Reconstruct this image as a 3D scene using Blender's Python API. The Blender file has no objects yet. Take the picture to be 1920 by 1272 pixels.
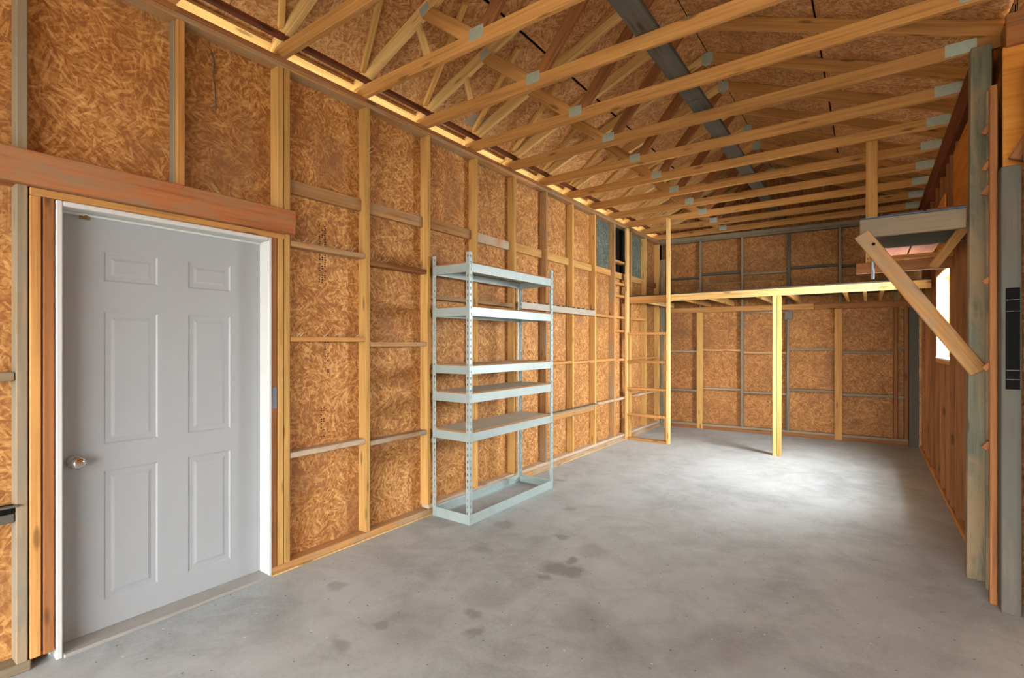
import bpy, bmesh, math, random
from mathutils import Matrix, Vector
random.seed(7)
sc = bpy.context.scene
C = sc.collection

# ------------------------------------------------------------------ camera
cam_d = bpy.data.cameras.new('camera'); cam = bpy.data.objects.new('camera', cam_d); C.objects.link(cam)
cam_d.sensor_width = 36.0; cam_d.lens = 930.0 / 1920.0 * 36.0; cam_d.shift_y = 9.0 / 1920.0
cam_d.clip_start = 0.02
cam.location = (0, 0, 1.43)
cam.rotation_euler = (math.pi / 2, 0, math.atan2(671, 930))
sc.camera = cam

# ------------------------------------------------------------------ world, daylight, exposure
w = bpy.data.worlds.new('overcast_sky'); sc.world = w; w.use_nodes = True
bg = w.node_tree.nodes['Background']
bg.inputs['Color'].default_value = (0.96, 0.985, 1.0, 1); bg.inputs['Strength'].default_value = 7.0
# daylight standing in the window opening of the right wall
ad = bpy.data.lights.new('window_daylight', 'AREA'); ad.shape = 'RECTANGLE'; ad.size = 1.7; ad.size_y = 1.2
ad.energy = 235; ad.color = (0.97, 0.99, 1.0)
ao = bpy.data.objects.new('window_daylight', ad); C.objects.link(ao)
ao.location = (1.02, 6.14, 1.98); ao.rotation_euler = (Vector((-1.5, 6.14, 1.0)) - Vector((1.02, 6.14, 1.98))).to_track_quat('-Z', 'Y').to_euler()
sc.view_settings.view_transform = 'Standard'; sc.view_settings.look = 'None'
sc.view_settings.gamma = 1.0; sc.view_settings.use_curve_mapping = False
sc.view_settings.exposure = 1.6

# ------------------------------------------------------------------ material helpers
def lin(c):
    return tuple(((v / 255) / 12.92 if v / 255 <= 0.04045 else ((v / 255 + 0.055) / 1.055) ** 2.4) for v in c) + (1,)
class NT:
    def __init__(s, name):
        s.m = bpy.data.materials.new(name); s.m.use_nodes = True
        s.t = s.m.node_tree; s.b = s.t.nodes['Principled BSDF']
    def n(s, typ, **kw):
        x = s.t.nodes.new(typ)
        for k, v in kw.items(): setattr(x, k, v)
        return x
    def l(s, a, b): s.t.links.new(a, b)
    def math(s, op, a, b=None, c=None, clamp=False):
        x = s.n('ShaderNodeMath', operation=op); x.use_clamp = clamp
        for i, v in enumerate((a, b, c)):
            if v is None: continue
            if isinstance(v, (int, float)): x.inputs[i].default_value = v
            else: s.l(v, x.inputs[i])
        return x.outputs[0]
    def vmul(s, a, v):
        x = s.n('ShaderNodeVectorMath', operation='MULTIPLY'); s.l(a, x.inputs[0]); x.inputs[1].default_value = v
        return x.outputs[0]
    def mix(s, f, a, b):
        x = s.n('ShaderNodeMix', data_type='RGBA')
        for i, v in ((0, f), (6, a), (7, b)):
            if isinstance(v, (int, float, tuple)): x.inputs[i].default_value = v
            else: s.l(v, x.inputs[i])
        return x.outputs[2]
    def noise(s, vec, scale, detail=3, rough=0.55, dist=0.0):
        x = s.n('ShaderNodeTexNoise'); s.l(vec, x.inputs['Vector'])
        x.inputs['Scale'].default_value = scale; x.inputs['Detail'].default_value = detail
        x.inputs['Roughness'].default_value = rough; x.inputs['Distortion'].default_value = dist
        return x.outputs['Fac']
    def ramp(s, f, stops):
        x = s.n('ShaderNodeValToRGB'); e = x.color_ramp.elements
        while len(e) > 1: e.remove(e[-1])
        e[0].position = stops[0][0]; e[0].color = stops[0][1]
        for p, c in stops[1:]:
            q = e.new(p); q.color = c
        s.l(f, x.inputs[0]); return x.outputs[0]
    def mapr(s, f, a, b, c=0.0, d=1.0):
        x = s.n('ShaderNodeMapRange'); s.l(f, x.inputs[0])
        for i, v in enumerate((a, b, c, d)): x.inputs[i + 1].default_value = v
        return x.outputs[0]
    def coords(s, spread=17.0):
        tc = s.n('ShaderNodeTexCoord'); oi = s.n('ShaderNodeObjectInfo')
        cb = s.n('ShaderNodeCombineXYZ')
        s.l(s.math('MULTIPLY', oi.outputs['Random'], spread), cb.inputs[0])
        s.l(s.math('MULTIPLY', oi.outputs['Random'], spread * 0.37), cb.inputs[1])
        s.l(s.math('MULTIPLY', oi.outputs['Random'], spread * 0.71), cb.inputs[2])
        ad_ = s.n('ShaderNodeVectorMath', operation='ADD')
        s.l(tc.outputs['Object'], ad_.inputs[0]); s.l(cb.outputs[0], ad_.inputs[1])
        return ad_.outputs[0], oi.outputs['Random']
    def bump(s, h, strength, dist=0.01):
        x = s.n('ShaderNodeBump'); x.inputs['Strength'].default_value = strength; x.inputs['Distance'].default_value = dist
        s.l(h, x.inputs['Height']); s.l(x.outputs[0], s.b.inputs['Normal'])
    def out(s, col=None, rough=0.8, metal=0.0, spec=0.25):
        if col is not None:
            if isinstance(col, tuple): s.b.inputs['Base Color'].default_value = col
            else: s.l(col, s.b.inputs['Base Color'])
        if isinstance(rough, (int, float)): s.b.inputs['Roughness'].default_value = rough
        else: s.l(rough, s.b.inputs['Roughness'])
        s.b.inputs['Metallic'].default_value = metal
        s.b.inputs['Specular IOR Level'].default_value = spec
        return s.m

def wood(name, dark, light, gray=None, gamt=0.0, knots=True, var=0.32):
    """sawn softwood, grain along the local X axis; gray = weathering colour, gamt = how much of it"""
    k = NT(name); v, rnd = k.coords()
    fine = k.noise(k.vmul(v, (2.2, 60, 60)), 1.0, 4, 0.6)
    band = k.noise(k.vmul(v, (0.9, 13, 13)), 1.0, 3, 0.5, 0.6)
    f = k.math('ADD', k.math('MULTIPLY', fine, 0.55), k.math('MULTIPLY', band, 0.5))
    col = k.ramp(f, [(0.30, lin(tuple(int(c * 0.88) for c in dark))), (0.50, lin(tuple((p + q) // 2 for p, q in zip(dark, light)))), (0.72, lin(light))])
    streak = k.noise(k.vmul(v, (0.7, 38, 38)), 1.0, 2, 0.5, 0.4)
    col = k.mix(k.mapr(streak, 0.60, 0.78, 0.0, 0.42), col, lin(tuple(int(c * 0.6) for c in dark)))
    if knots:
        vo = k.n('ShaderNodeTexVoronoi'); vo.inputs['Scale'].default_value = 1.0
        k.l(k.vmul(v, (2.6, 11, 11)), vo.inputs['Vector'])
        kn = k.mapr(vo.outputs['Distance'], 0.09, 0.17, 0.6, 0.0)
        col = k.mix(kn, col, lin(tuple(int(c * 0.45) for c in dark)))
    if gray:
        g = k.noise(k.vmul(v, (2.0, 6, 6)), 1.0, 5, 0.65, 0.8)
        gm = k.mapr(g, 0.62 - 0.5 * gamt, 0.80 - 0.5 * gamt)
        col = k.mix(gm, col, lin(gray))
    hs = k.n('ShaderNodeHueSaturation')
    k.l(k.math('MULTIPLY_ADD', rnd, var, 1.0 - var / 2), hs.inputs['Value'])
    k.l(col, hs.inputs['Color'])
    k.bump(fine, 0.25, 0.004)
    return k.out(hs.outputs[0], 0.82, 0, 0.2)

def osb(name, dk, md, lt, stain=None, stamt=0.0):
    """strand board: three layers of long random flakes, the pale ones lying on top"""
    k = NT(name); v, rnd = k.coords(31.0)
    warp = k.n('ShaderNodeTexNoise'); warp.inputs['Scale'].default_value = 3.5; k.l(v, warp.inputs['Vector'])
    wv = k.n('ShaderNodeVectorMath', operation='MULTIPLY_ADD')
    k.l(warp.outputs['Color'], wv.inputs[0]); wv.inputs[1].default_value = (0.05, 0.05, 0.0); k.l(v, wv.inputs[2])
    vals = []
    for cs_, sx, sy, off in ((11, 17, 75, 0.0), (14, 20, 92, 3.1), (17, 22, 84, 7.7), (9, 15, 110, 11.3)):
        co = k.n('ShaderNodeTexVoronoi', voronoi_dimensions='2D'); co.inputs['Scale'].default_value = cs_
        sh = k.n('ShaderNodeVectorMath', operation='ADD'); sh.inputs[1].default_value = (off, off * 0.6, 0); k.l(wv.outputs[0], sh.inputs[0])
        k.l(sh.outputs[0], co.inputs['Vector'])
        cp = k.n('ShaderNodeSeparateColor'); k.l(co.outputs['Color'], cp.inputs[0])
        ro = k.n('ShaderNodeVectorRotate', rotation_type='Z_AXIS'); k.l(sh.outputs[0], ro.inputs['Vector'])
        k.l(k.math('MULTIPLY_ADD', cp.outputs[1], 2.4, 0.4 + off), ro.inputs['Angle'])
        vo = k.n('ShaderNodeTexVoronoi', voronoi_dimensions='2D'); vo.inputs['Scale'].default_value = 1.0
        k.l(k.vmul(ro.outputs[0], (sx, sy, 1)), vo.inputs['Vector'])
        sp = k.n('ShaderNodeSeparateColor'); k.l(vo.outputs['Color'], sp.inputs[0])
        vals.append(sp.outputs[0])
    a = k.math('MAXIMUM', k.math('MAXIMUM', vals[0], vals[1]), k.math('MAXIMUM', vals[2], vals[3]))
    a = k.math('POWER', a, 5.0)
    avg = k.math('MULTIPLY', k.math('ADD', k.math('ADD', vals[0], vals[1]), k.math('ADD', vals[2], vals[3])), 0.25)
    f = k.math('ADD', k.math('MULTIPLY', a, 0.26), k.math('MULTIPLY', avg, 0.72))
    big = k.noise(v, 2.6, 4, 0.6)
    f = k.math('ADD', f, k.math('MULTIPLY', k.math('SUBTRACT', big, 0.5), 0.5))
    grain = k.noise(k.vmul(v, (60, 60, 60)), 1.0, 2)
    f = k.math('ADD', f, k.math('MULTIPLY', k.math('SUBTRACT', grain, 0.5), 0.12))
    col = k.ramp(f, [(0.24, lin(dk)), (0.56, lin(md)), (0.98, lin(lt))])
    if stain:
        sm = k.mapr(k.noise(v, 1.7, 5, 0.7), 0.60 - 0.4 * stamt, 0.85 - 0.4 * stamt)
        col = k.mix(sm, col, lin(stain))
    hs = k.n('ShaderNodeHueSaturation'); k.l(col, hs.inputs['Color'])
    k.l(k.math('MULTIPLY_ADD', rnd, 0.2, 0.9), hs.inputs['Value'])
    k.bump(f, 0.35, 0.006)
    return k.out(hs.outputs[0], 0.7, 0, 0.3)

M = {}
M['pine'] = wood('pine_yellow', (178, 132, 70), (214, 172, 106))
M['pine_cream'] = wood('pine_cream', (196, 152, 88), (232, 198, 134), var=0.15)
M['pine_orange'] = wood('pine_orange', (164, 112, 60), (204, 154, 92))
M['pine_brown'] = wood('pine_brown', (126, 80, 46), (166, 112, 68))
M['pine_red'] = wood('pine_red_dark', (88, 46, 28), (128, 74, 46))
M['pine_worn'] = wood('pine_worn', (150, 104, 60), (196, 150, 96), (158, 134, 104), 0.35)
M['pine_dusty'] = wood('pine_dusty', (150, 104, 66), (190, 146, 104), (176, 160, 138), 0.55)
M['gray_wood'] = wood('weathered_gray_wood', (124, 106, 82), (160, 140, 112), (132, 122, 104), 0.45)
M['header'] = wood('reddish_header_wood', (152, 92, 54), (184, 118, 72), (146, 122, 94), 0.3)
M['treated'] = wood('treated_gray_green_wood', (80, 84, 70), (138, 136, 114), (150, 128, 98), 0.45, var=0.1)
M['treated_dark'] = wood('treated_dark_wood', (70, 64, 56), (116, 106, 92), (92, 90, 80), 0.5, var=0.1)
M['osb'] = osb('orange_strand_board', (148, 96, 50), (190, 136, 76), (226, 184, 124), (142, 98, 64), 0.24)
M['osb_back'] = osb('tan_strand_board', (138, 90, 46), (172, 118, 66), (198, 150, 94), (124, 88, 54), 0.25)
M['osb_green'] = osb('gray_green_strand_board', (70, 78, 72), (104, 112, 102), (140, 146, 130))
M['osb_roof'] = osb('roof_strand_board', (156, 104, 58), (194, 142, 88), (222, 180, 126), (150, 106, 68), 0.08)
M['plywood'] = wood('orange_plywood', (186, 112, 38), (222, 156, 72), knots=False)

def simple(name, col, rough=0.5, metal=0.0, spec=0.4, nsc=9.0, namt=0.12):
    k = NT(name); tc = k.n('ShaderNodeTexCoord')
    nz = k.noise(tc.outputs['Object'], nsc, 4, 0.6)
    hs = k.n('ShaderNodeHueSaturation'); hs.inputs['Color'].default_value = lin(col)
    k.l(k.math('MULTIPLY_ADD', nz, namt * 2, 1 - namt), hs.inputs['Value'])
    k.bump(nz, 0.05, 0.002)
    return k.out(hs.outputs[0], rough, metal, spec)
M['white'] = simple('white_paint', (202, 203, 200), 0.5, namt=0.04)
M['door'] = simple('pale_gray_door_paint', (158, 162, 164), 0.42, namt=0.05, nsc=3)
M['galv'] = simple('galvanised_steel', (168, 184, 182), 0.42, 0.3, 0.5, 14, 0.14)
M['plate'] = simple('truss_plate_steel', (170, 182, 170), 0.5, 0.3, 0.5, 40, 0.2)
M['alum'] = simple('dull_aluminium', (168, 166, 160), 0.5, 0.3, 0.4, 12, 0.15)
M['chrome'] = simple('chrome', (210, 205, 198), 0.15, 1.0, 0.5, 5, 0.03)
M['nail'] = simple('nail_steel', (190, 184, 172), 0.35, 0.6, 0.5, 20, 0.1)
M['black'] = simple('black_rubber', (20, 19, 18), 0.9, 0, 0.08, 20, 0.2)
M['blacksheet'] = simple('black_roofing_felt', (22, 20, 20), 0.9, 0, 0.1)
M['brass'] = simple('dull_brass', (150, 128, 80), 0.4, 0.8)
M['blue'] = simple('blue_plastic_sheet', (48, 98, 132), 0.5)
M['board'] = simple('dusty_particle_board', (204, 192, 172), 0.85, 0, 0.2, 6, 0.14)
M['board_edge'] = simple('brown_board_edge', (158, 112, 66), 0.85, 0, 0.2, 30, 0.15)
M['rail'] = simple('pale_gray_rail_paint', (172, 166, 152), 0.5, 0.1, 0.4, 10, 0.1)
M['box'] = simple('gray_box_metal', (104, 98, 88), 0.6, 0.3)
M['conduit'] = simple('conduit_gray', (166, 158, 142), 0.5, 0.4)
M['ink'] = simple('black_ink', (78, 56, 40), 0.9, 0, 0.1)
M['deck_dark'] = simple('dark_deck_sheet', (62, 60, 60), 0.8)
M['bluepaint'] = simple('blue_gray_paint_smear', (110, 116, 128), 0.7)

def concrete():
    k = NT('stained_concrete'); tc = k.n('ShaderNodeTexCoord'); v = tc.outputs['Object']
    n1 = k.noise(v, 0.9, 6, 0.62, 0.4); n2 = k.noise(v, 5.0, 6, 0.65, 0.8); n3 = k.noise(v, 60, 3)
    f = k.math('ADD', k.math('MULTIPLY', n1, 0.5), k.math('ADD', k.math('MULTIPLY', n2, 0.35), k.math('MULTIPLY', n3, 0.15)))
    col = k.ramp(f, [(0.32, lin((138, 144, 145))), (0.5, lin((176, 184, 186))), (0.68, lin((196, 204, 206)))])
    smudge = k.mapr(k.noise(v, 1.6, 7, 0.72, 1.0), 0.48, 0.72, 0.0, 0.38)
    col = k.mix(smudge, col, lin((124, 122, 117)))
    # oil spots: round stains with ragged edges where they lie on the slab
    pos = STAINS
    wn = k.n('ShaderNodeTexNoise'); wn.inputs['Scale'].default_value = 7; wn.inputs['Detail'].default_value = 5; k.l(v, wn.inputs['Vector'])
    wv = k.n('ShaderNodeVectorMath', operation='MULTIPLY_ADD')
    k.l(wn.outputs['Color'], wv.inputs[0]); wv.inputs[1].default_value = (0.16, 0.16, 0); k.l(v, wv.inputs[2])
    tot = None
    for x, y, r, s in pos:
        d = k.n('ShaderNodeVectorMath', operation='DISTANCE')
        k.l(wv.outputs[0], d.inputs[0]); d.inputs[1].default_value = (x + 0.08, y + 0.08, 0)
        q = k.mapr(d.outputs['Value'], r * 0.6, r * 1.25, s * 0.72, 0.0)
        tot = q if tot is None else k.math('MAXIMUM', tot, q)
    col = k.mix(tot, col, lin((98, 95, 89)))
    # grit: sparse dark and pale specks
    for sc_, th, c in ((4.1, 0.022, (70, 66, 60)), (2.3, 0.014, (222, 220, 214))):
        vo = k.n('ShaderNodeTexVoronoi', voronoi_dimensions='2D'); vo.inputs['Scale'].default_value = sc_; k.l(v, vo.inputs['Vector'])
        col = k.mix(k.mapr(vo.outputs['Distance'], th * 0.6, th, 0.8, 0.0), col, lin(c))
    k.bump(f, 0.12, 0.01)
    return k.out(col, k.mapr(n2, 0.3, 0.7, 0.5, 0.72), 0, 0.35)
STAINS = [(-1.62, 2.73, .10, .75), (-1.52, 2.76, .09, .75), (-1.60, 2.88, .05, .7), (-1.84, 3.19, .05, .6), (-1.62, 2.56, .05, .6),
          (-1.59, 1.88, .05, .6), (-1.71, 2.0, .05, .55), (-2.02, 1.66, .05, .6), (-2.55, 1.77, .05, .5), (-2.02, 1.42, .05, .5),
          (-2.20, 2.68, .08, .45), (-2.34, 3.16, .08, .5), (-2.62, 4.5, .06, .5), (-2.1, 3.77, .06, .5), (-2.62, 3.42, .05, .5),
          (-1.55, 3.1, .12, .35), (-1.2, 2.3, .16, .35), (-0.95, 2.2, .2, .3), (-1.75, 2.2, .14, .3), (-1.9, 1.75, .22, .25), (-0.55, 2.35, .3, .25)]
M['concrete'] = concrete()
def glass():
    k = NT('window_glass'); k.b.inputs['Transmission Weight'].default_value = 1.0; k.b.inputs['IOR'].default_value = 1.45
    tr = k.n('ShaderNodeBsdfTransparent'); mx = k.n('ShaderNodeMixShader'); mx.inputs[0].default_value = 0.12
    o = k.t.nodes['Material Output']; k.out((0.95, 0.97, 0.97, 1), 0.03)
    k.l(tr.outputs[0], mx.inputs[1]); k.l(k.b.outputs[0], mx.inputs[2]); k.l(mx.outputs[0], o.inputs['Surface'])
    return k.m
M['glass'] = glass()
M['ground'] = simple('pale_gravel_ground', (150, 142, 124), 0.95, 0, 0.1, 3, 0.2)

# ------------------------------------------------------------------ geometry helpers
def tag(o, label=None, cat=None, group=None, kind=None):
    if label: o['label'] = label
    if cat: o['category'] = cat
    if group: o['group'] = group
    if kind: o['kind'] = kind
    return o
def root(name, loc, label, cat, group=None, kind=None):
    o = bpy.data.objects.new(name, None); o.empty_display_size = 0.1; C.objects.link(o); o.location = loc
    return tag(o, label, cat, group, kind)
def top_loc(p):
    v = Vector((0, 0, 0))
    while p is not None:
        v = v + Vector(p['_o']) if '_o' in p else v + p.location if p.type == 'EMPTY' else v
        p = p.parent
    return v
WM = {}
def link(name, me, mw, parent=None, label=None):
    o = bpy.data.objects.new(name, me); C.objects.link(o)
    if parent is not None:
        pm = WM.get(parent.name, Matrix.Translation(parent.location))
        o.parent = parent; o.matrix_parent_inverse = pm.inverted()
    o.matrix_basis = mw; WM[o.name] = mw
    if label: o['label'] = label
    return o
_cache = {}
def boxmesh(l, wd, t, mat, ch=None):
    key = (round(l, 3), round(wd, 3), round(t, 3), mat, ch)
    if key in _cache: return _cache[key]
    c = min(0.004, t * 0.2) if ch is None else ch
    me = bpy.data.meshes.new('board')
    hx, hy, hz = l / 2, wd / 2, t / 2
    vs = []
    for sx in (-1, 1):
        for sy in (-1, 1):
            for sz in (-1, 1):
                vs += [(sx * hx, sy * (hy - c), sz * (hz - c)), (sx * (hx - c), sy * hy, sz * (hz - c)), (sx * (hx - c), sy * (hy - c), sz * hz)]
    bm = bmesh.new()
    for v in vs: bm.verts.new(v)
    bmesh.ops.convex_hull(bm, input=bm.verts[:])
    bmesh.ops.dissolve_limit(bm, angle_limit=0.01, verts=bm.verts[:], edges=bm.edges[:])
    bmesh.ops.recalc_face_normals(bm, faces=bm.faces[:])
    bm.to_mesh(me); bm.free(); me.materials.append(M[mat])
    _cache[key] = me
    return me
def beam(name, p0, p1, wd, t, mat, parent=None, side=(0, 0, 1), label=None, ch=None):
    """a board from p0 to p1; wd is measured along `side`, t across it"""
    p0 = Vector(p0); p1 = Vector(p1); d = p1 - p0; l = d.length; x = d.normalized()
    y = Vector(side); y = (y - x * y.dot(x)).normalized(); z = x.cross(y)
    me = boxmesh(l, wd, t, mat, ch)
    m = Matrix((x, y, z)).transposed().to_4x4(); m.translation = (p0 + p1) / 2
    return link(name, me, m, parent, label)
def box(name, x0, x1, y0, y1, z0, z1, mat, parent=None, label=None, ch=None, fr=None):
    """axis-aligned board, local X along its longest side; fr = optional frame the extents are given in"""
    ext = [(x1 - x0, 0), (y1 - y0, 1), (z1 - z0, 2)]; ext.sort(key=lambda e: -e[0])
    ax = [Vector((1, 0, 0)), Vector((0, 1, 0)), Vector((0, 0, 1))]
    a, b = ax[ext[0][1]], ax[ext[1][1]]
    m = Matrix((a, b, a.cross(b))).transposed().to_4x4()
    m.translation = ((x0 + x1) / 2, (y0 + y1) / 2, (z0 + z1) / 2)
    if fr is not None: m = fr @ m
    return link(name, boxmesh(ext[0][0], ext[1][0], ext[2][0], mat, ch), m, parent, label)
def bm_box(bm, x0, x1, y0, y1, z0, z1):
    v = [bm.verts.new((x, y, z)) for x in (x0, x1) for y in (y0, y1) for z in (z0, z1)]
    for f in ((0, 1, 3, 2), (4, 6, 7, 5), (0, 4, 5, 1), (2, 3, 7, 6), (0, 2, 6, 4), (1, 5, 7, 3)): bm.faces.new([v[i] for i in f])
def bm_obj(name, bm, mat, parent=None, smooth=False, label=None, mw=None):
    me = bpy.data.meshes.new(name); bmesh.ops.recalc_face_normals(bm, faces=bm.faces[:])
    bm.to_mesh(me); bm.free(); me.materials.append(M[mat])
    if smooth:
        for p in me.polygons: p.use_smooth = True
    return link(name, me, mw or Matrix(), parent, label)
def rod(name, p0, p1, r, mat, parent=None, seg=10, label=None, r2=None):
    p0 = Vector(p0); p1 = Vector(p1); d = p1 - p0
    bm = bmesh.new()
    bmesh.ops.create_cone(bm, cap_ends=True, segments=seg, radius1=r, radius2=r if r2 is None else r2, depth=d.length)
    me = bpy.data.meshes.new(name); bm.to_mesh(me); bm.free(); me.materials.append(M[mat])
    for p in me.polygons: p.use_smooth = len(p.vertices) == 4
    m = d.to_track_quat('Z', 'Y').to_matrix().to_4x4(); m.translation = (p0 + p1) / 2
    return link(name, me, m, parent, label)
def lathe(name, prof, mat, mw, parent=None, seg=24, label=None):
    bm = bmesh.new(); rings = []
    for r, h in prof:
        rings.append([bm.verts.new((r * math.cos(2 * math.pi * i / seg), r * math.sin(2 * math.pi * i / seg), h)) for i in range(seg)])
    for a, b in zip(rings, rings[1:]):
        for i in range(seg): bm.faces.new((a[i], a[(i + 1) % seg], b[(i + 1) % seg], b[i]))
    bm.faces.new(rings[0][::-1]); bm.faces.new(rings[-1])
    return bm_obj(name, bm, mat, parent, True, label, mw)
def nail(p, d, ln, parent):
    p = Vector(p); d = Vector(d).normalized()
    o = rod('nail', p - d * 0.01, p + d * ln, 0.0022, 'nail', parent, 6)
    return o

# ------------------------------------------------------------------ main dimensions
XL, XO = -2.98, -3.07            # left wall: stud faces, strand board face
XR, XRO = 0.55, 0.64             # right wall: stud faces, sheathing face
ZP = 3.226                       # top of the wall plates
YS = [1.73 + 0.6196 * k for k in range(12)]      # right edges of the left wall studs
RX, PITCH = -1.22, 0.40          # ridge, roof pitch
def chord_low(x): return 3.32 + PITCH * (x + 3.0) if x <= RX else 3.32 + PITCH * (2 * RX - x + 3.0)

# ------------------------------------------------------------------ floor and ground
fl = box('floor', -3.12, 4.5, -3.5, 9.1, -0.12, 0.0, 'concrete', ch=0.001)
tag(fl, 'bare gray concrete slab with dark oil spots and smudges', 'floor', kind='structure')
# the slab texture is laid out in slab coordinates, so keep the local frame unrotated
fl.data = fl.data.copy()
_m = fl.matrix_basis.copy(); fl.data.transform(_m); fl.matrix_basis = Matrix()
gd = box('ground', -30, 30, -30, 30, -0.35, -0.2, 'ground', ch=0.001)
tag(gd, 'pale gravel ground outside the building', 'ground', kind='structure')

# ------------------------------------------------------------------ left wall
WL = root('wall_left', (XL, 0, 0), 'long framed wall of pine studs over orange strand board around the door', 'wall', kind='structure')
box('bottom_plate', XO, XL, -3.4, 0.53, 0.0, 0.045, 'gray_wood', WL)
box('bottom_plate', XO, XL, 1.60, 4.5, 0.006, 0.05, 'pine_worn', WL)
box('bottom_plate', XO, XL, 4.5, 8.56, 0.006, 0.05, 'pine_dusty', WL)
box('sill_strip', XO, XL + 0.012, 1.605, 8.56, 0.0, 0.008, 'pine_cream', WL)
box('bottom_plate', XO, XL - 0.004, 2.95, 8.56, 0.05, 0.085, 'pine_dusty', WL)
for a, b, mt in ((-3.4, 1.1, 'pine_brown'), (1.1, 4.9, 'pine_brown'), (4.9, 8.6, 'pine_worn')):
    box('top_plate', XO, XL, a, b, ZP - 0.03, ZP, mt, WL)
    box('top_plate', XO, XL, a - 0.3 if a > 0 else a, b - 0.3 if b < 8 else b, ZP - 0.062, ZP - 0.031, 'pine_worn', WL)
def stud(y1, z0, z1, mat, wd=0.038, xf=XL): box('stud', XO, xf, y1 - wd, y1, z0, z1, mat, WL)
ztop = ZP - 0.063
for y in (-0.725, -1.34, -1.95, -2.56, -3.17): stud(y, 0.045, ztop, 'pine_brown')
stud(-0.11, 0.045, ztop, 'gray_wood')
stud(0.52, 0.045, ztop, 'gray_wood')
stud(0.563, 0.045, 2.085, 'pine_orange'); stud(0.607, 0.045, 2.085, 'pine_brown')
box('stud', XO, XL - 0.03, 1.095 - 0.006, 1.133 - 0.004, 2.27, ztop, 'gray_wood', WL); box('stud', XL - 0.03, XL, 1.095, 1.133, 2.27, ztop, 'pine_orange', WL)
stud(1.642, 0.05, 2.085, 'pine_brown'); stud(1.684, 0.05, ztop, 'pine'); stud(1.728, 0.05, ztop, 'pine')
smats = ['pine', 'pine', 'pine', 'pine', 'pine', 'pine_worn', 'pine', 'pine', 'pine_worn', 'pine', 'pine', 'pine']
for k in range(1, 12):
    stud(YS[k], 0.05 if k < 2 else 0.085, ztop, smats[k])
# door header and the flat head plate under it
box('header', XO + 0.01, -2.938, -0.11, 1.742, 2.120, 2.268, 'header', WL)
box('head_plate', XO + 0.01, XL + 0.004, 0.525, 1.690, 2.084, 2.119, 'pine_orange', WL)
# blocking between the studs
def block(y0, y1, z0, z1, mat, x0=XO + 0.002, x1=XL - 0.006):
    return box('blocking', x0, x1, y0 + 0.002, y1 - 0.002, z0, z1, mat, WL)
amat = ['pine_worn', 'pine_worn', 'pine_worn', 'pine_dusty', 'pine', 'pine', 'pine', 'pine_orange', 'pine', 'pine', 'pine_brown']
for k in range(0, 11):
    y0, y1 = YS[k], YS[k + 1] - 0.038
    dz = random.uniform(-0.006, 0.006)
    block(y0, y1, 2.408 + dz, 2.497 + dz, amat[k], XO + 0.001, XO + 0.039)
block(YS[0], YS[1] - 0.038, 2.052, 2.090, 'pine_worn'); block(YS[1], YS[2] - 0.038, 2.010, 2.048, 'pine_brown')
for k in (2, 3): block(YS[k], YS[k + 1] - 0.038, 1.808, 1.845, 'pine_worn')
for k in (7, 8, 9): block(YS[k], YS[k + 1] - 0.038, 1.80, 1.836, 'pine_orange')
block(YS[0], YS[1] - 0.038, 1.445, 1.476, 'pine_orange'); block(YS[1], YS[2] - 0.038, 1.408, 1.443, 'pine_worn')
for k in range(2, 11): block(YS[k], YS[k + 1] - 0.038, 1.176 + 0.008 * (k % 2), 1.212 + 0.008 * (k % 2), 'pine_orange')
block(YS[0], YS[1] - 0.038, 0.700, 0.736, 'pine_dusty'); block(YS[1], YS[2] - 0.038, 0.676, 0.712, 'pine_dusty')
for k in (2, 7, 8, 9, 10): block(YS[k], YS[k + 1] - 0.038, 0.598, 0.634, 'pine_dusty')
for z in (1.60, 2.62, 2.12, 2.30): block(YS[8], YS[9] - 0.038, z, z + 0.034, 'pine_orange')
block(-0.11, 0.482, 1.27, 1.308, 'gray_wood'); block(-0.11, 0.482, 0.66, 0.698, 'treated_dark')
# strand board, one sheet per bay and storey
edges = [-3.4, -2.58, -1.97, -1.36, -0.745, -0.13, 0.5]
def panel(y0, y1, z0, z1, mat='osb'): box('strand_board_panel', XO - 0.013, XO, y0 + 0.001, y1 - 0.001, z0, z1, mat, WL, ch=0.001)
for a, b in zip(edges, edges[1:]): panel(a, b, 0.0, 2.2); panel(a, b, 2.203, 3.272)
panel(0.5, 0.605, 0.0, 2.083); panel(0.5, 1.114, 2.085, 3.272); panel(1.114, 1.71, 2.085, 3.272)
panel(1.61, 1.71, 0.0, 2.083)
pe = [1.71] + [y - 0.019 for y in YS[1:]] 
for k in range(11):
    lo, hi = 'osb', 'osb'
    if k in (7, 9): hi = 'osb_green'
    if k == 8: hi = 'blacksheet'
    panel(pe[k], pe[k + 1], 0.0, 2.45, lo); panel(pe[k], pe[k + 1], 2.453, 3.272, hi)
# nails left sticking out of the framing
for (k, t, z) in ((0, .16, 2.09), (0, .26, 2.09), (0, .56, 2.09), (0, .70, 2.088), (0, .80, 2.088), (1, .12, 2.048), (1, .20, 2.048), (1, .26, 2.048), (1, .5, 2.046), (1, .68, 2.046), (1, .9, 2.046),
                  (0, .08, 1.476), (0, .12, 1.476), (0, .42, 1.476), (0, .56, 1.476), (0, .62, 1.476), (0, .86, 1.476)):
    y = YS[k] + t * 0.58
    nail((XL - 0.02, y, z - 0.004), (0.5, 0.35, 0.55), 0.045, WL)
for y, z in ((2.335, 2.85), (2.352, 2.83), (2.94, 2.78), (YS[5], 2.72), (YS[5], 2.63), (YS[5] - .03, 2.5), (YS[4] - .02, 2.3), (YS[6] - .02, 2.45)):
    nail((XL - 0.004, y - 0.01, z), (0.8, 0.45, 0.5), 0.05, WL)
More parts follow.
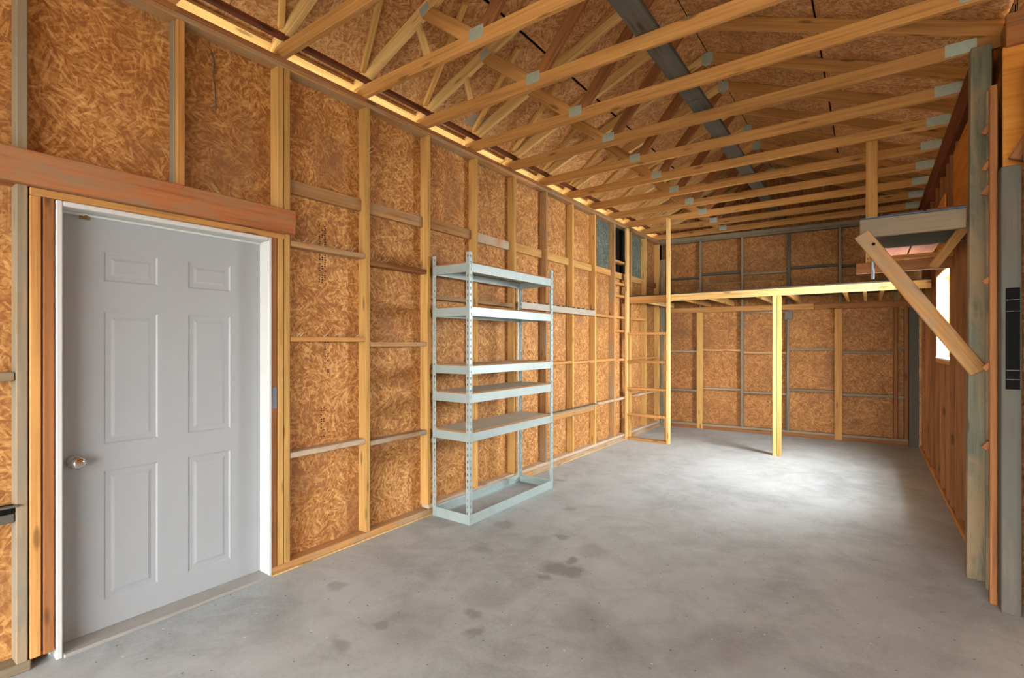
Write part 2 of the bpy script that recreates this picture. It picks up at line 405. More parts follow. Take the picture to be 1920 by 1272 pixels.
# factory stamp on the sheet beside the door: short rows of ink
bm = bmesh.new()
for i in range(26):
    z = 2.24 - i * 0.0155
    for j in range(3):
        if random.random() < 0.62:
            y = 1.985 + j * 0.022; bm_box(bm, XO, XO + 0.0006, y, y + random.uniform(0.008, 0.016), z, z + 0.009)
for i in range(18):
    z = 1.50 - i * 0.016
    for j in range(2):
        if random.random() < 0.45: bm_box(bm, XO, XO + 0.0006, 2.03 + j * 0.022, 2.042 + j * 0.022, z, z + 0.008)
bm_obj('printed_stamp', bm, 'ink', WL, label='faded black factory print on the strand board')
bm = bmesh.new()
for i in range(14):
    z = 0.98 - i * 0.015
    for j in range(2):
        if random.random() < 0.6: bm_box(bm, XO, XO + 0.0006, 2.0 + j * 0.02, 2.012 + j * 0.02, z, z + 0.008)
bm_obj('printed_stamp', bm, 'ink', WL)
box('paint_smear', XL, XL + 0.0012, 1.612, 1.640, 1.03, 1.16, 'bluepaint', WL, label='blue gray paint smear on the door trimmer')

# ------------------------------------------------------------------ door in the left wall
XD = -3.08
DR = root('door_1', (XD, 1.11, 0), 'pale gray six-panel door in a white jamb', 'door', kind='structure')
box('jamb', XD - 0.04, XL + 0.006, 0.611, 0.634, 0.0, 2.082, 'white', DR)
box('jamb', XD - 0.04, XL + 0.006, 1.586, 1.606, 0.0, 2.082, 'white', DR)
box('jamb', XD - 0.04, XL + 0.006, 0.634, 1.586, 2.058, 2.082, 'white', DR)
box('door_stop', XD, XD + 0.012, 0.634, 1.586, 2.046, 2.058, 'white', DR)
box('threshold', XD - 0.04, XL + 0.02, 0.636, 1.584, 0.0, 0.018, 'alum', DR)
# slab with six pressed panels: rails and stiles proud, moulded recess, raised field
bm = bmesh.new()
cols = [(0.81, 1.04), (1.185, 1.41)]; rows = [(0.156, 0.80), (0.93, 1.59), (1.74, 1.89)]
ys = [0.636, 0.81, 1.04, 1.185, 1.41, 1.584]; zs = [0.02, 0.156, 0.80, 0.93, 1.59, 1.74, 1.89, 2.056]
V = {}
def vt(y, z, x=XD):
    key = (round(x, 5), round(y, 5), round(z, 5))
    if key not in V: V[key] = bm.verts.new((x, y, z))
    return V[key]
def quad(a, b, c_, d): bm.faces.new((a, b, c_, d))
for i in range(5):
    for j in range(7):
        y0, y1, z0, z1 = ys[i], ys[i + 1], zs[j], zs[j + 1]
        if (y0, y1) in cols and (z0, z1) in rows:
            lv = [(0.0, 0.0), (0.008, -0.005), (0.030, -0.005), (0.044, -0.001)]
            for (i0, d0), (i1, d1) in zip(lv, lv[1:]):
                o_ = [vt(y0 + i0, z0 + i0, XD + d0), vt(y1 - i0, z0 + i0, XD + d0), vt(y1 - i0, z1 - i0, XD + d0), vt(y0 + i0, z1 - i0, XD + d0)]
                n_ = [vt(y0 + i1, z0 + i1, XD + d1), vt(y1 - i1, z0 + i1, XD + d1), vt(y1 - i1, z1 - i1, XD + d1), vt(y0 + i1, z1 - i1, XD + d1)]
                for q in range(4): quad(o_[q], o_[(q + 1) % 4], n_[(q + 1) % 4], n_[q])
            quad(*n_)
        else: quad(vt(y0, z0), vt(y1, z0), vt(y1, z1), vt(y0, z1))
bk = XD - 0.035
for i in range(5):
    quad(vt(ys[i], zs[0]), vt(ys[i + 1], zs[0]), vt(ys[i + 1], zs[0], bk), vt(ys[i], zs[0], bk))
    quad(vt(ys[i], zs[-1]), vt(ys[i + 1], zs[-1]), vt(ys[i + 1], zs[-1], bk), vt(ys[i], zs[-1], bk))
    for j in range(7): quad(vt(ys[i], zs[j], bk), vt(ys[i + 1], zs[j], bk), vt(ys[i + 1], zs[j + 1], bk), vt(ys[i], zs[j + 1], bk))
for j in range(7):
    for y in (ys[0], ys[-1]): quad(vt(y, zs[j]), vt(y, zs[j + 1]), vt(y, zs[j + 1], bk), vt(y, zs[j], bk))
slab = bm_obj('door_slab', bm, 'door', DR)
toX = Matrix.Rotation(math.pi / 2, 4, 'Y')
kn = lathe('door_knob', [(0.033, 0.0), (0.033, 0.006), (0.014, 0.010), (0.012, 0.034), (0.022, 0.040), (0.028, 0.052), (0.027, 0.064), (0.017, 0.071), (0.010, 0.072)],
           'chrome', Matrix.Translation((XD, 0.70, 0.866)) @ toX, slab, label='round chrome door knob')
box('hook_latch', XD, XD + 0.01, 0.715, 0.755, 2.030, 2.052, 'brass', slab, label='small brass latch at the top corner')
rod('hook_pin', (XD, 0.735, 2.041), (XD + 0.03, 0.735, 2.041), 0.007, 'brass', slab)

# ------------------------------------------------------------------ back wall (stands a little out of square)
BA = math.atan2(0.30, 3.53)
BF = Matrix.Translation((XL, 8.58, 0)) @ Matrix.Rotation(BA, 4, 'Z')
WB = root('wall_back', (-1.2, 8.75, 0), 'back wall of strand board bays with thin dusty blocking under and over the loft', 'wall', kind='structure')
def bb(name, x0, x1, y0, y1, z0, z1, mat, ch=None): return box(name, x0, x1, y0, y1, z0, z1, mat, WB, fr=BF, ch=ch)
D = 0.089
bb('bottom_plate', 0.0, 3.47, 0.0, D, 0.0, 0.05, 'pine_brown'); bb('bottom_plate', 0.0, 3.47, 0.008, D, 0.05, 0.088, 'gray_wood')
bb('top_plate', 0.0, 3.55, 0.0, D, 3.19, ZP + 0.02, 'gray_wood'); bb('top_plate', 0.0, 3.55, 0.0, D, 3.155, 3.189, 'gray_wood')
lower = [(0.10, .14, 'pine_brown'), (0.606, .705, 'pine'), (1.284, 1.328, 'gray_wood'), (1.932, 1.975, 'gray_wood'), (2.561, 2.657, 'pine_orange'), (3.267, 3.309, 'pine_brown'), (3.387, 3.428, 'pine_brown')]
for a, b, mt in lower:
    flat = b - a > 0.06
    bb('stud', a, b, -0.004 if flat else 0.0, 0.034 if flat else D, 0.0 if flat else 0.088, 2.02, mt)
for a, b, mt in ((0.10, .14, 'treated_dark'), (0.645, .683, 'gray_wood'), (1.290, 1.328, 'gray_wood'), (1.950, 1.990, 'treated_dark'), (2.612, 2.650, 'gray_wood'), (3.267, 3.309, 'gray_wood')):
    bb('stud', a, b, 0.0, D, 2.021, 3.154, mt)
le = [0.14, 0.606, 0.705, 1.284, 1.328, 1.932, 1.975, 2.561, 2.657, 3.267, 3.309, 3.387]
r1 = [1.319, 1.342, 1.303, 1.365, 1.322, 1.385]; r2 = [0.653, 0.70, 0.665, 0.733, 0.697, 0.694]
for i in range(6):
    a, b = le[2 * i] + 0.002, le[2 * i + 1] - 0.002
    for r, mt in ((r1[i], 'gray_wood' if i not in (1, 2) else 'pine_worn'), (r2[i], 'gray_wood')):
        bb('blocking', a, b, 0.006, D - 0.002, r - 0.034, r, mt)
ue = [0.14, 0.645, 0.683, 1.29, 1.328, 1.95, 1.99, 2.612, 2.65, 3.267]; ur = [2.567, 2.615, 2.575, 2.625, 2.60]
for i in range(5): bb('blocking', ue[2 * i] + 0.002, ue[2 * i + 1] - 0.002, 0.006, D - 0.002, ur[i] - 0.034, ur[i], 'treated_dark' if i != 2 else 'gray_wood')
bb('seam_batten', 0.14, 1.95, D - 0.018, D - 0.001, 2.425, 2.45, 'pine_worn')
pb = [0.0, 0.655, 1.306, 1.953, 2.61, 3.288, 3.62]
for i in range(6):
    for z0, z1 in ((0.0, 1.98), (1.983, 2.44), (2.443, 3.24)):
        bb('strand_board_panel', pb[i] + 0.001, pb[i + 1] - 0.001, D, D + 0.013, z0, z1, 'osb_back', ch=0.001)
# ledger that carries the loft joists
bb('ledger', 0.10, 2.30, -0.04, -0.001, 1.955, 2.04, 'pine_orange'); bb('ledger', 2.305, 3.50, -0.04, -0.001, 1.95, 2.035, 'pine_brown')
bb('corner_post', 3.431, 3.535, -0.05, D, 0.0, 1.94, 'treated_dark'); bb('corner_post', 0.0, 0.09, -0.02, D, 0.0, 2.9, 'treated')
# gable above the plate
bm = bmesh.new()
prof = [(-0.35, 3.246), (3.95, 3.246), (3.95, 3.26), (1.77, 4.13), (-0.35, 3.28)]
f0 = [bm.verts.new((x, D, z)) for x, z in prof]; f1 = [bm.verts.new((x, D + 0.013, z)) for x, z in prof]
bm.faces.new(f0); bm.faces.new(f1[::-1])
for i in range(5): bm.faces.new((f0[i], f0[(i + 1) % 5], f1[(i + 1) % 5], f1[i]))
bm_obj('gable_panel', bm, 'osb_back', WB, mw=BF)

# ------------------------------------------------------------------ right wall with the window
WR = root('wall_right', (XR, 6.3, 0), 'right-hand framed wall of orange studs with a small window', 'wall', kind='structure')
def rb(name, y0, y1, z0, z1, mat, x0=XR, x1=XRO, ch=None): return box(name, x0, x1, y0, y1, z0, z1, mat, WR, ch=ch)
rb('sheathing_panel', 3.83, 4.17, 0.0, 3.3, 'osb_back', XRO, XRO + 0.013, 0.001); rb('leak_backing', 3.83, 4.02, -.1, 3.35, 'blacksheet', XRO + 0.0135, XRO + 0.02)  # panel and black backing added to close a light leak by the post
rb('plywood_patch', 4.18, 5.225, 2.30, 2.94, 'plywood', XR - 0.014, XR - 0.001); rb('plywood_patch', 5.80, 6.45, 2.30, 2.76, 'plywood', XR - 0.014, XR - 0.001)
rb('bottom_plate', 4.17, 8.75, 0.0, 0.045, 'pine_orange')
rb('top_beam', 4.17, 8.8, 3.03, ZP, 'pine_red', XR - 0.03, XR + 0.06)
for y in (4.62, 5.26, 7.30, 7.90, 8.40): rb('stud', y - 0.038, y, 0.045, 3.029, 'pine_brown')  # browner pine on this wall: its shade is put into the wood colour
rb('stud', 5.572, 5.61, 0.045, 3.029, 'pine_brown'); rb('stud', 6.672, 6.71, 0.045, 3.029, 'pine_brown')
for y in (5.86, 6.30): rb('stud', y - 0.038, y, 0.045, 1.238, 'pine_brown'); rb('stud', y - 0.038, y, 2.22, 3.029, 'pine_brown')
rb('sill_plate', 5.611, 6.671, 1.239, 1.277, 'pine_orange'); rb('window_header', 5.611, 6.671, 2.125, 2.219, 'pine_brown')
for a, b in ((4.17, 4.90), (4.90, 5.60), (6.68, 7.28), (7.28, 7.88), (7.88, 8.9)):
    rb('sheathing_panel', a + 0.001, b - 0.001, 0.0, 2.44, 'osb_back', XRO, XRO + 0.013, 0.001); rb('sheathing_panel', a + 0.001, b - 0.001, 2.443, 3.3, 'plywood', XRO, XRO + 0.013, 0.001)  # darker strand board here also carries the wall's shade in its colour
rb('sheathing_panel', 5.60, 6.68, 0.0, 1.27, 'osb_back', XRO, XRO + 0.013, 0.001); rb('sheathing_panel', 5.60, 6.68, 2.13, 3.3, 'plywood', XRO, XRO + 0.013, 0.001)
WN = root('window_1', (XRO, 6.14, 1.27), 'small bright window with pale wooden jamb in the right wall', 'window', kind='structure')
for y0, y1 in ((5.611, 5.630), (6.650, 6.671)): box('window_jamb', XR + 0.002, XRO + 0.06, y0, y1, 1.278, 2.124, 'pine_cream', WN)
box('window_jamb', XR + 0.002, XRO + 0.06, 5.631, 6.649, 2.105, 2.124, 'pine_cream', WN)
box('window_sill', XR - 0.005, XRO + 0.08, 5.631, 6.649, 1.278, 1.297, 'white', WN)
for z0, z1 in ((1.298, 1.335), (1.685, 1.72), (2.07, 2.104)): box('sash_rail', XRO + 0.015, XRO + 0.045, 5.631, 6.649, z0, z1, 'white', WN)
for y0, y1 in ((5.631, 5.665), (6.615, 6.649)): box('sash_stile', XRO + 0.016, XRO + 0.044, y0, y1, 1.335, 2.07, 'white', WN)
for z0, z1 in ((1.336, 1.684), (1.721, 2.069)): box('pane', XRO + 0.028, XRO + 0.032, 5.666, 6.614, z0, z1, 'glass', WN, ch=0.0005)

# added light blockers: black backing behind the sheets, unseen walls around the camera
box('leak_backing', XO - 0.020, XO - 0.0135, -3.5, 0.605, -0.1, 3.27, 'blacksheet', WL); box('leak_backing', XO - 0.020, XO - 0.0135, 1.61, 8.8, -0.1, 3.27, 'blacksheet', WL)
box('leak_backing', XO - 0.020, XO - 0.0135, 0.605, 1.61, 2.09, 3.27, 'blacksheet', WL); panel(8.52, 8.72, 0.0, 3.272)
bb('leak_backing', -0.12, 3.75, D + 0.0135, D + 0.02, -0.1, 3.25, 'blacksheet')
for a, b, z0, z1 in ((4.0, 5.6, -.1, 3.35), (6.68, 8.95, -.1, 3.35), (5.6, 6.68, -.1, 1.265), (5.6, 6.68, 2.135, 3.35)): rb('leak_backing', a, b, z0, z1, 'blacksheet', XRO + 0.0135, XRO + 0.02)
WF = root('added_wall_front', (0, -3.45, 0), 'added unseen strand board front wall behind the camera, limiting light to a wide doorway', 'wall', kind='structure')
for x0, x1, z0, z1 in ((-3.1, -2.4, 0, 3.4), (2.9, 4.5, 0, 3.4), (-2.4, 2.9, 2.4, 3.4), (-2.9, 0.5, 3.4, 4.1)): box('strand_board_panel', x0, x1, -3.5, -3.487, z0, z1, 'osb', WF, ch=0.001)
WX = root('added_wall_side', (4.5, 0, 0), 'added unseen strand board side wall keeping light out right of the camera', 'wall', kind='structure')
for y0, y1 in ((-3.5, -1.06), (-1.06, 1.38), (1.38, 3.82)): box('strand_board_panel', 4.487, 4.5, y0, y1 - 0.002, 0, 3.4, 'osb', WX, ch=0.001)
WP = root('added_partition', (2.5, 3.83, 0), 'added strand board partition keeping light out beyond the right frame edge', 'wall', kind='structure')
for x0, x1 in ((0.645, 1.9), (1.9, 3.2), (3.2, 4.5)): box('strand_board_panel', x0, x1 - 0.002, 3.83, 3.843, 0, 3.4, 'osb', WP, ch=0.001)
box('added_annex_ceiling', 0.70, 4.5, -3.5, 3.84, 3.40, 3.42, 'osb_roof', WP, ch=0.001)  # ceiling added with these walls to cut the light near the camera
# ------------------------------------------------------------------ ceiling: roof sheathing
CE = root('ceiling', (RX, 4.0, 4.2), 'underside of the gabled roof sheathed with strand board', 'ceiling', kind='structure')
cs = math.sqrt(1 + PITCH * PITCH)
def slope_pt(x, lift): return chord_low(x) + lift
LIFT = 0.089 * cs
def roof_panel(xa, xb, y0, y1, lift, t, mat, name='sheathing_panel'):
    za, zb = slope_pt(xa, lift + t / 2), slope_pt(xb, lift + t / 2)
    beam(name, ((xa + xb) / 2, y0 + 0.002, (za + zb) / 2), ((xa + xb) / 2, y1 - 0.002, (za + zb) / 2),
         math.hypot(xb - xa, zb - za), t, mat, CE, side=(xb - xa, 0, zb - za), ch=0.001)
for side in (0, 1):
    rowsx = [(-3.40, -2.13), (-2.112, -1.225)] if side == 0 else [(-1.215, -0.325), (-0.31, 0.98)]
    for r, (xa, xb) in enumerate(rowsx):
        y = -3.5 + (0.0 if r == 0 else -1.22)
        while y < 9.1:
            a, b = max(y, -3.5), min(y + 2.44, 9.15)
            if b - a > 0.05: roof_panel(xa, xb, a, b, LIFT, 0.012, 'osb_roof')
            y += 2.44
roof_panel(-3.42, RX, -3.5, 9.15, LIFT + 0.022, 0.006, 'blacksheet', 'roofing_felt'); roof_panel(RX, 1.0, -3.5, 9.15, LIFT + 0.022, 0.006, 'blacksheet', 'roofing_felt')
roof_panel(-3.36, -3.10, -3.5, 9.15, LIFT - 0.03, 0.028, 'pine_cream', 'eave_plank')
# long boards laid over the trusses near the eave
for a, b in ((-3.4, 1.67), (1.675, 5.0), (5.005, 8.5)):
    box('eave_stringer', -2.975, -2.935, a, b, 3.318, 3.352, 'pine_red', CE)
roof_panel(-2.97, -2.84, 3.36, 3.62, LIFT - 0.003, 0.002, 'conduit', 'gray_patch')
# diagonal nailers on the underside of the left slope, one in each bay
for k in range(12):
    Y = 1.695 + 0.6196 * k
    p0 = (-2.98, Y - 0.03, slope_pt(-2.98, LIFT - 0.02)); p1 = (-2.2, Y - 0.42, slope_pt(-2.2, LIFT - 0.02))
    beam('diagonal_nailer', p0, p1, 0.038, 0.034, 'pine', CE, side=(0.4, 0.8, 0.16))

# ------------------------------------------------------------------ roof trusses
def make_truss():
    r = root('roof_truss', (RX, 0, ZP), 'x', 'truss', 'roof trusses across the room')
    xl, xr = -3.10, 0.66
    bc = beam('bottom_chord', (xl, 0, ZP + 0.0445), (xr, 0, ZP + 0.0445), 0.089, 0.038, 'pine_orange', r)
    for s in (0, 1):
        xa = -3.30 if s == 0 else 0.86
        za = chord_low(xa) + 0.048; zb = chord_low(RX) + 0.048
        beam('top_chord', (xa, 0, za), (RX, 0, zb), 0.089, 0.038, 'pine_cream' if s == 0 else 'pine_orange', r)
    def web(a, b, mt): beam('web', (a[0], 0, a[1]), (b[0], 0, b[1]), 0.089, 0.036, mt, r)
    web((-1.95, ZP + 0.06), (-2.36, chord_low(-2.36) + 0.03), 'pine_orange')
    web((-1.89, ZP + 0.06), (-1.27, chord_low(-1.27) + 0.02), 'pine_brown')
    def plate(x, z, lx, lz, ang=0.0):
        c_, s_ = math.cos(ang) * lx / 2, math.sin(ang) * lx / 2
        beam('gusset_plate', (x - c_, 0, z - s_), (x + c_, 0, z + s_), lz, 0.0405, 'plate', r, ch=0.0008)
    plate(-1.92, ZP + 0.075, 0.11, 0.075)
    plate(RX, chord_low(RX) + 0.04, 0.10, 0.10)
    plate(-2.36, chord_low(-2.36) + 0.04, 0.08, 0.06, 0.38)
    plate(0.46, ZP + 0.052, 0.15, 0.08)
    return r
def copy_tree(o, parent=None):
    c_ = o.copy(); C.objects.link(c_); c_.parent = parent
    if parent is not None: c_.matrix_parent_inverse = o.matrix_parent_inverse.copy()
    for ch in o.children: copy_tree(ch, c_)
    return c_
ordn = ['nearest of the roof trusses, over the door and mostly above the frame', 'second roof truss, its chord starting over the right door post', 'third roof truss, landing on the first full stud past the door',
        'fourth roof truss, landing on the stud at the shelf edge', 'fifth roof truss, landing over the middle of the metal shelf', 'sixth roof truss, landing over the right half of the metal shelf',
        'seventh roof truss, landing just past the metal shelf', 'eighth roof truss, with a wooden hanger nailed to its right part', 'ninth roof truss, two bays in front of the loft ladder',
        'tenth roof truss, landing just before the loft ladder', 'eleventh roof truss, right above the loft front', 'twelfth roof truss, over the loft floor', 'last roof truss, close to the back wall']
t0 = make_truss()
TY = [1.09 + 0.6196 * k for k in range(13)]; TY[12] = 8.50
for k, Y in enumerate(TY):
    t = t0 if k == 0 else copy_tree(t0)
    t.location = (RX, Y - 0.019, ZP); t['label'] = ordn[k]
rn = root('runner_board', (-1.1, 0, ZP + 0.09), 'long dark gray plank lying lengthwise on the truss chords', 'plank')
for a, b in ((-1.0, 3.95), (3.97, 8.5)): box('plank', -1.17, -1.03, a, b, ZP + 0.0915, ZP + 0.129, 'treated_dark', rn)
br = beam('loose_brace', (-2.52, 2.338, 3.77), (-2.33, 2.338, ZP + 0.05), 0.06, 0.012, 'pine_cream', None, side=(1, 0, 0))
br.location = br.location + Vector((0, -0.025, 0))
tag(br, 'short pale stick nailed upright against the third truss', 'brace')
br = beam('loose_brace', (-2.58, 2.93, 3.60), (-2.50, 2.93, ZP + 0.06), 0.05, 0.012, 'pine_cream', None, side=(1, 0, 0))
tag(br, 'short pale stick nailed upright against the fourth truss', 'brace')

# ------------------------------------------------------------------ metal shelving unit
SX0, SX1, SY0, SY1, SH = -2.955, -2.552, 2.965, 4.232, 2.157
SU = root('metal_shelving_unit', ((SX0 + SX1) / 2, (SY0 + SY1) / 2, 0), 'galvanised steel shelving unit with slotted posts and five dusty boards', 'shelving unit')
def post_mesh():
    bm = bmesh.new(); W, T, P = 0.036, 0.003, 0.0508
    for ax in (0, 1):
        def bx(a0, a1, z0, z1):
            if ax == 0: bm_box(bm, a0, a1, 0, T, z0, z1)
            else: bm_box(bm, 0, T, a0, a1, z0, z1)
        bx(0.0 if ax == 0 else T, 0.013, 0, SH); bx(0.025, W, 0, SH)
        n = int(SH / P)
        for i in range(n + 1):
            z0 = i * P; z1 = min(z0 + P - 0.021, SH)
            if z1 > z0: bx(0.013, 0.025, z0, z1)
    me = bpy.data.meshes.new('slotted_post'); bmesh.ops.recalc_face_normals(bm, faces=bm.faces[:]); bm.to_mesh(me); bm.free(); me.materials.append(M['galv'])
    return me
pm = post_mesh()
for x, y, a in ((SX0, SY0, 0), (SX1, SY0, 90), (SX1, SY1, 180), (SX0, SY1, 270)):
    link('slotted_post', pm, Matrix.Translation((x, y, 0)) @ Matrix.Rotation(math.radians(a), 4, 'Z'), SU)
def prof_beam(p0, p1, inward, z0, z1):
    """folded sheet beam: face, inward lip at the bottom and a step at the top"""
    p0 = Vector(p0); p1 = Vector(p1); inn = Vector(inward); bm = bmesh.new()
    pr = [(0, z0), (0.020, z0), (0.020, z0 + 0.002), (0.002, z0 + 0.002), (0.002, z1 - 0.014), (0.018, z1 - 0.014), (0.018, z1 - 0.012), (0.004, z1 - 0.012), (0.004, z1), (0, z1)]
    A = [bm.verts.new((p0 + inn * a)[:2] + (z,)) for a, z in pr]; B = [bm.verts.new((p1 + inn * a)[:2] + (z,)) for a, z in pr]
    n = len(pr)
    for i in range(n): bm.faces.new((A[i], A[(i + 1) % n], B[(i + 1) % n], B[i]))
    bm.faces.new(A[::-1]); bm.faces.new(B)
    bm_obj('shelf_beam', bm, 'galv', SU)
g = 0.004
levels = [(2.001, 2.071, 1), (1.653, 1.722, 1), (1.188, 1.252, 1), (0.960, 1.030, 1), (0.652, 0.720, 1), (0.0, 0.077, 0)]
for z0, z1, bd in levels:
    prof_beam((SX1 - g, SY0 + g, 0), (SX1 - g, SY1 - g, 0), (-1, 0, 0), z0, z1)
    prof_beam((SX0 + g, SY0 + g, 0), (SX0 + g, SY1 - g, 0), (1, 0, 0), z0, z1)
    prof_beam((SX0 + g + .002, SY0 + g, 0), (SX1 - g - .002, SY0 + g, 0), (0, 1, 0), z0, z1)
    prof_beam((SX0 + g + .002, SY1 - g, 0), (SX1 - g - .002, SY1 - g, 0), (0, -1, 0), z0, z1)
    if bd:
        b_ = box('shelf_board', SX0 + 0.010, SX1 - 0.010, SY0 + 0.010, SY1 - 0.010, z1 - 0.006, z1 + 0.012, 'board', SU)
        box('board_edge', SX1 - 0.0098, SX1 - 0.0085, SY0 + 0.04, SY1 - 0.04, z1 - 0.004, z1 + 0.0115, 'board_edge', b_)
        box('board_edge', SX0 + 0.04, SX1 - 0.04, SY0 + 0.0085, SY0 + 0.0098, z1 - 0.004, z1 + 0.0115, 'board_edge', b_)
# ------------------------------------------------------------------ rails on the left wall
RU = root('tool_rail', (-2.96, 5.08, 1.8), 'pale metal tool rail with notched top on the wall above the shelving end', 'rail')
box('rail_face', XL - 0.002 + 0.036, XL + 0.039, 4.21, 5.955, 1.798, 1.868, 'rail', RU)
box('rail_ledge', XL, XL + 0.034, 4.21, 5.955, 1.862, 1.868, 'rail', RU); box('rail_foot', XL, XL + 0.034, 4.21, 5.955, 1.798, 1.804, 'rail', RU)
for i in range(14):
    y = 4.27 + i * 0.125
    box('hook', XL + 0.004, XL + 0.036, y, y + 0.03, 1.8685, 1.884, 'box', RU)
RL = root('notched_wood_rail', (-2.96, 5.1, 0.6), 'weathered wooden ledge with a row of slots low on the left wall', 'ledge')
bm = bmesh.new()
bm_box(bm, XL, XL + 0.024, 4.25, 5.99, 0.622, 0.640); bm_box(bm, XL + 0.05, XL + 0.075, 4.25, 5.99, 0.622, 0.640)
y = 4.25
while y < 5.98: bm_box(bm, XL + 0.024, XL + 0.05, y, min(y + 0.05, 5.99), 0.622, 0.640); y += 0.09
bm_obj('slotted_ledge', bm, 'gray_wood', RL)
box('apron', XL, XL + 0.03, 4.25, 5.95, 0.545, 0.6215, 'pine_worn', RL)
# twig of wire over the door
WI = root('hanging_wire', (XO, 1.32, 2.78), 'thin dark wire hanging on the strand board above the door', 'wire')
pts = [(0.012, 1.300, 3.10), (0.016, 1.312, 3.04), (0.012, 1.305, 2.98), (0.014, 1.316, 2.90), (0.011, 1.318, 2.78)]
for a, b in zip(pts, pts[1:]): rod('wire', (XO + a[0], a[1], a[2]), (XO + b[0], b[1], b[2]), 0.0035, 'box', WI, 6)
rod('wire', (XO, 1.300, 3.098), (XO + 0.014, 1.300, 3.10), 0.004, 'box', WI, 6)
# metal latch keeper on the stud left of the door
LK = root('latch_bracket', (XL, 0.45, 0.70), 'black metal bracket low on the wall at the left frame edge', 'bracket')
box('bracket_plate', XL - 0.04, XL - 0.002, 0.36, 0.481, 0.70, 0.735, 'black', LK); box('bracket_lip', XL - 0.006, XL + 0.012, 0.36, 0.49, 0.727, 0.737, 'box', LK)

# ------------------------------------------------------------------ loft and its ladder
LO = root('loft', (-1.2, 7.1, 0), 'wooden storage loft with pale front beam on one doubled post', 'loft')
YF = 7.10
box('front_beam', -2.94, -2.30, YF, YF + 0.038, 2.035, 2.137, 'pine_orange', LO); box('front_beam', -2.30, XR - 0.001, YF, YF + 0.038, 2.045, 2.137, 'pine_cream', LO)
box('post', -1.012, -0.966, YF + 0.002, YF + 0.091, 0.0, 2.044, 'pine_cream', LO); box('post', -0.964, -0.918, YF + 0.002, YF + 0.091, 0.0, 2.044, 'pine', LO)
for i, x in enumerate((-2.75, -2.15, -1.80, -1.20, -0.85, -0.25, -0.05, 0.12, 0.42)):
    yb = 8.58 + (x - XL) * math.tan(BA) - 0.044
    beam('joist', (x, YF + 0.039, 2.088), (x, yb, 2.088), 0.089, 0.036, ('pine_cream', 'pine_orange', 'pine')[i % 3], LO)
# deck of four sheets with a slightly ragged front
for i, (a, b) in enumerate(((-2.96, -2.10), (-2.098, -1.20), (-1.198, -0.30), (-0.298, 0.545))):
    box('deck_sheet', a, b, YF + 0.001, 8.55, 2.1385, 2.152, 'deck_dark', LO, ch=0.001)
LA = root('ladder', (-2.67, 7.05, 0), 'tall site-built wooden ladder standing at the left end of the loft', 'ladder')
y0, y1 = 7.008, 7.096
box('rail', -2.976, -2.938, y0, y1, 0.0, 3.16, 'pine_cream', LA); box('rail', -2.352, -2.314, y0, y1, 0.0, 3.22, 'pine_cream', LA)
box('rail_liner', -2.936, -2.90, y0 + 0.03, y1 - 0.01, 0.04, 1.56, 'pine', LA); box('rail_liner', -2.39, -2.354, y0 + 0.03, y1 - 0.01, 0.04, 1.56, 'pine', LA)
for z in (1.579, 1.165, 0.763, 0.375): box('rung', -2.937, -2.353, y0 + 0.002, y1 - 0.002, z - 0.018, z + 0.018, 'pine_orange', LA)
box('foot_rail', -2.937, -2.353, y0 + 0.002, y1 - 0.002, 0.0, 0.036, 'pine_orange', LA)

# ------------------------------------------------------------------ overhead rack on the right wall
RK = root('overhead_rack', (0.25, 4.9, 2.1), 'wooden overhead rack on the right wall with gray arm and diagonal knee brace', 'rack')
box('arm', -0.055, 0.478, 4.07, 4.108, 2.140, 2.262, 'gray_wood', RK)
box('blue_sheet', -0.05, 0.478, 4.06, 4.40, 2.2625, 2.268, 'blue', RK, label='edge of a blue plastic sheet')
beam('knee_brace', (-0.045, 4.05, 2.16), (0.53, 4.05, 1.26), 0.090, 0.036, 'pine_worn', RK, side=(1, 0, 0.6))
rod('bolt', (0.02, 4.028, 2.085), (0.02, 4.075, 2.085), 0.010, 'black', RK, 12)
box('arm', 0.03, XR - 0.002, 4.75, 4.788, 2.165, 2.262, 'treated_dark', RK)
box('arm', -0.10, XR - 0.002, 5.36, 5.398, 2.050, 2.145, 'pine_brown', RK); box('arm', -0.02, XR - 0.002, 5.33, 5.358, 2.146, 2.184, 'pine_orange', RK)
for a, b in ((0.10, 0.28), (0.29, 0.47)): box('deck_plank', a, b, 4.11, 7.0, 2.2685 if a < 0.2 else 2.269, 2.290, 'pine_red', RK)  # dark red wood paints in the shade on the planks' underside
box('hanger', -0.03, 0.056, 5.43, 5.468, 2.10, 3.30, 'pine_orange', RK); box('cleat', -0.03, 0.05, 5.40, 5.429, 2.10, 2.32, 'pine_cream', RK)
rod('steel_rod', (0.02, 5.30, 1.99), (0.02, 5.30, 2.25), 0.011, 'galv', RK, 12); rod('steel_rod', (0.02, 5.30, 2.25), (0.02, 5.34, 2.26), 0.008, 'galv', RK, 10)
beam('corner_cleat', (0.40, 5.0, 2.03), (0.545, 4.55, 2.26), 0.06, 0.03, 'pine_orange', RK, side=(1, 0, 0))

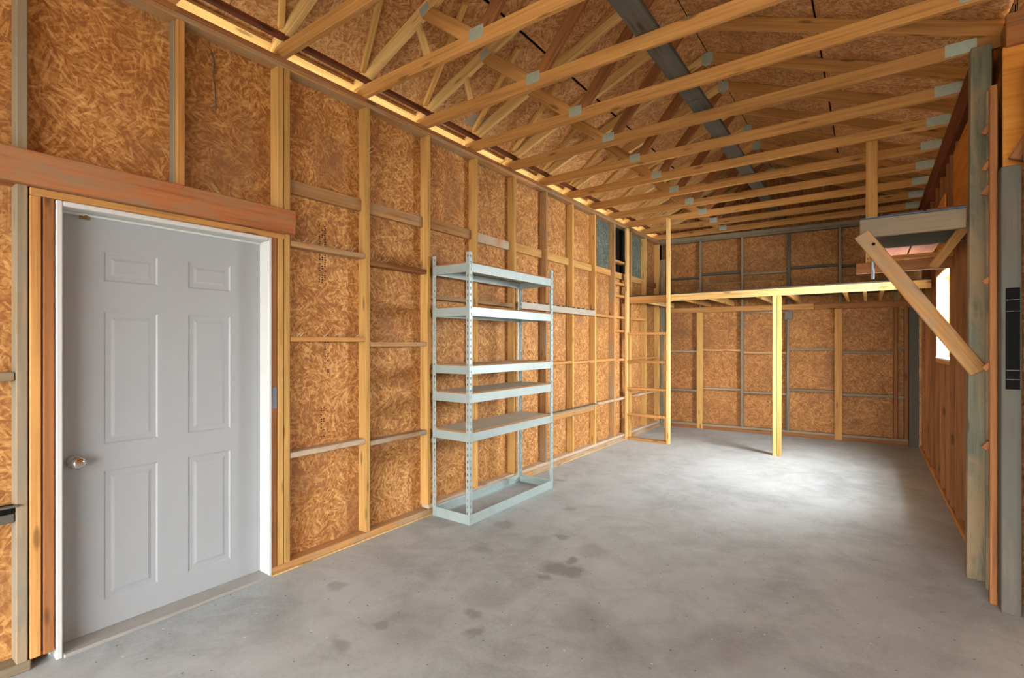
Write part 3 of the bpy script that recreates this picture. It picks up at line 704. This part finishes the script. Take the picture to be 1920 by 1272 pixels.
# ------------------------------------------------------------------ posts at the right edge
P1 = root('gray_post', (0.53, 4.12, 0), 'mottled gray green treated post beside the overhead rack', 'post')
beam('post_shaft', (0.526, 4.119, 0.0), (0.545, 4.119, ZP), 0.094, 0.094, 'treated', P1, side=(1, 0, 0))
P2 = root('post_bundle', (0.6, 3.72, 0), 'dark gray treated post with an orange stud nailed on at the right edge', 'post')
box('post_shaft', 0.566, 0.645, 3.655, 3.745, 0.0, 2.37, 'treated_dark', P2)
box('side_stud', 0.535, 0.565, 3.745, 3.783, 0.0, 2.85, 'pine_brown', P2)
box('back_board', 0.548, 0.60, 3.95, 3.97, 0.0, 2.9, 'treated', P2)
for z, s in ((2.62, 1), (2.42, 1), (2.28, 1), (1.78, 0.6), (1.30, 0.7), (0.86, 0.8)):
    beam('cleat', (0.515, 3.79, z - 0.02 * s), (0.545, 3.785, z + 0.03 * s), 0.03, 0.03, 'pine_brown', P2, side=(0, 1, 0))
P3 = root('edge_stud', (0.67, 3.6, 0), 'orange stud at the right frame edge', 'stud')
box('stud_board', 0.648, 0.738, 3.61, 3.648, 0.0, 2.9, 'pine_orange', P3); box('stud_board', 0.648, 0.738, 3.57, 3.608, 0.0, 2.9, 'pine', P3)
P4 = root('header_panel', (0.75, 3.8, 2.4), 'bright orange plywood header panel in the upper right corner', 'panel')
box('plywood', 0.592, 1.6, 3.79, 3.808, 2.375, 3.06, 'plywood', P4)
beam('diagonal_strut', (0.64, 3.70, 2.40), (0.84, 3.70, 2.80), 0.089, 0.038, 'pine_brown', P4, side=(1, 0, 0))
box('upper_board', 0.60, 1.6, 3.75, 3.788, 3.05, 3.22, 'pine_brown', P4)
BS = root('rubber_strap', (0.61, 3.65, 1.2), 'black rubber strap with pale lines tacked to the dark post', 'strap')
bs = box('strap_body', 0.582, 0.636, 3.648, 3.654, 1.19, 1.725, 'black', BS)
for z in (1.66, 1.60, 1.29, 1.24): box('strap_line', 0.583, 0.635, 3.6472, 3.648, z, z + 0.003, 'box', BS)

# ------------------------------------------------------------------ electrical box on the back wall
def bpt(x, y, z): return BF @ Vector((x, y, z))
EB = root('junction_box', tuple(bpt(1.97, -0.03, 1.8)), 'small gray junction box with conduit high on the back wall stud', 'junction box')
box('box_body', 1.91, 2.025, -0.05, -0.002, 1.81, 1.935, 'box', EB, fr=BF)
rod('conduit', bpt(1.953, -0.012, 0.1), bpt(1.953, -0.012, 1.81), 0.010, 'conduit', EB, 10)
rod('conduit', bpt(1.33, -0.012, 1.925), bpt(1.91, -0.012, 1.925), 0.010, 'conduit', EB, 10)
box('cover', 1.915, 2.02, -0.056, -0.0505, 1.815, 1.93, 'box', EB, fr=BF)
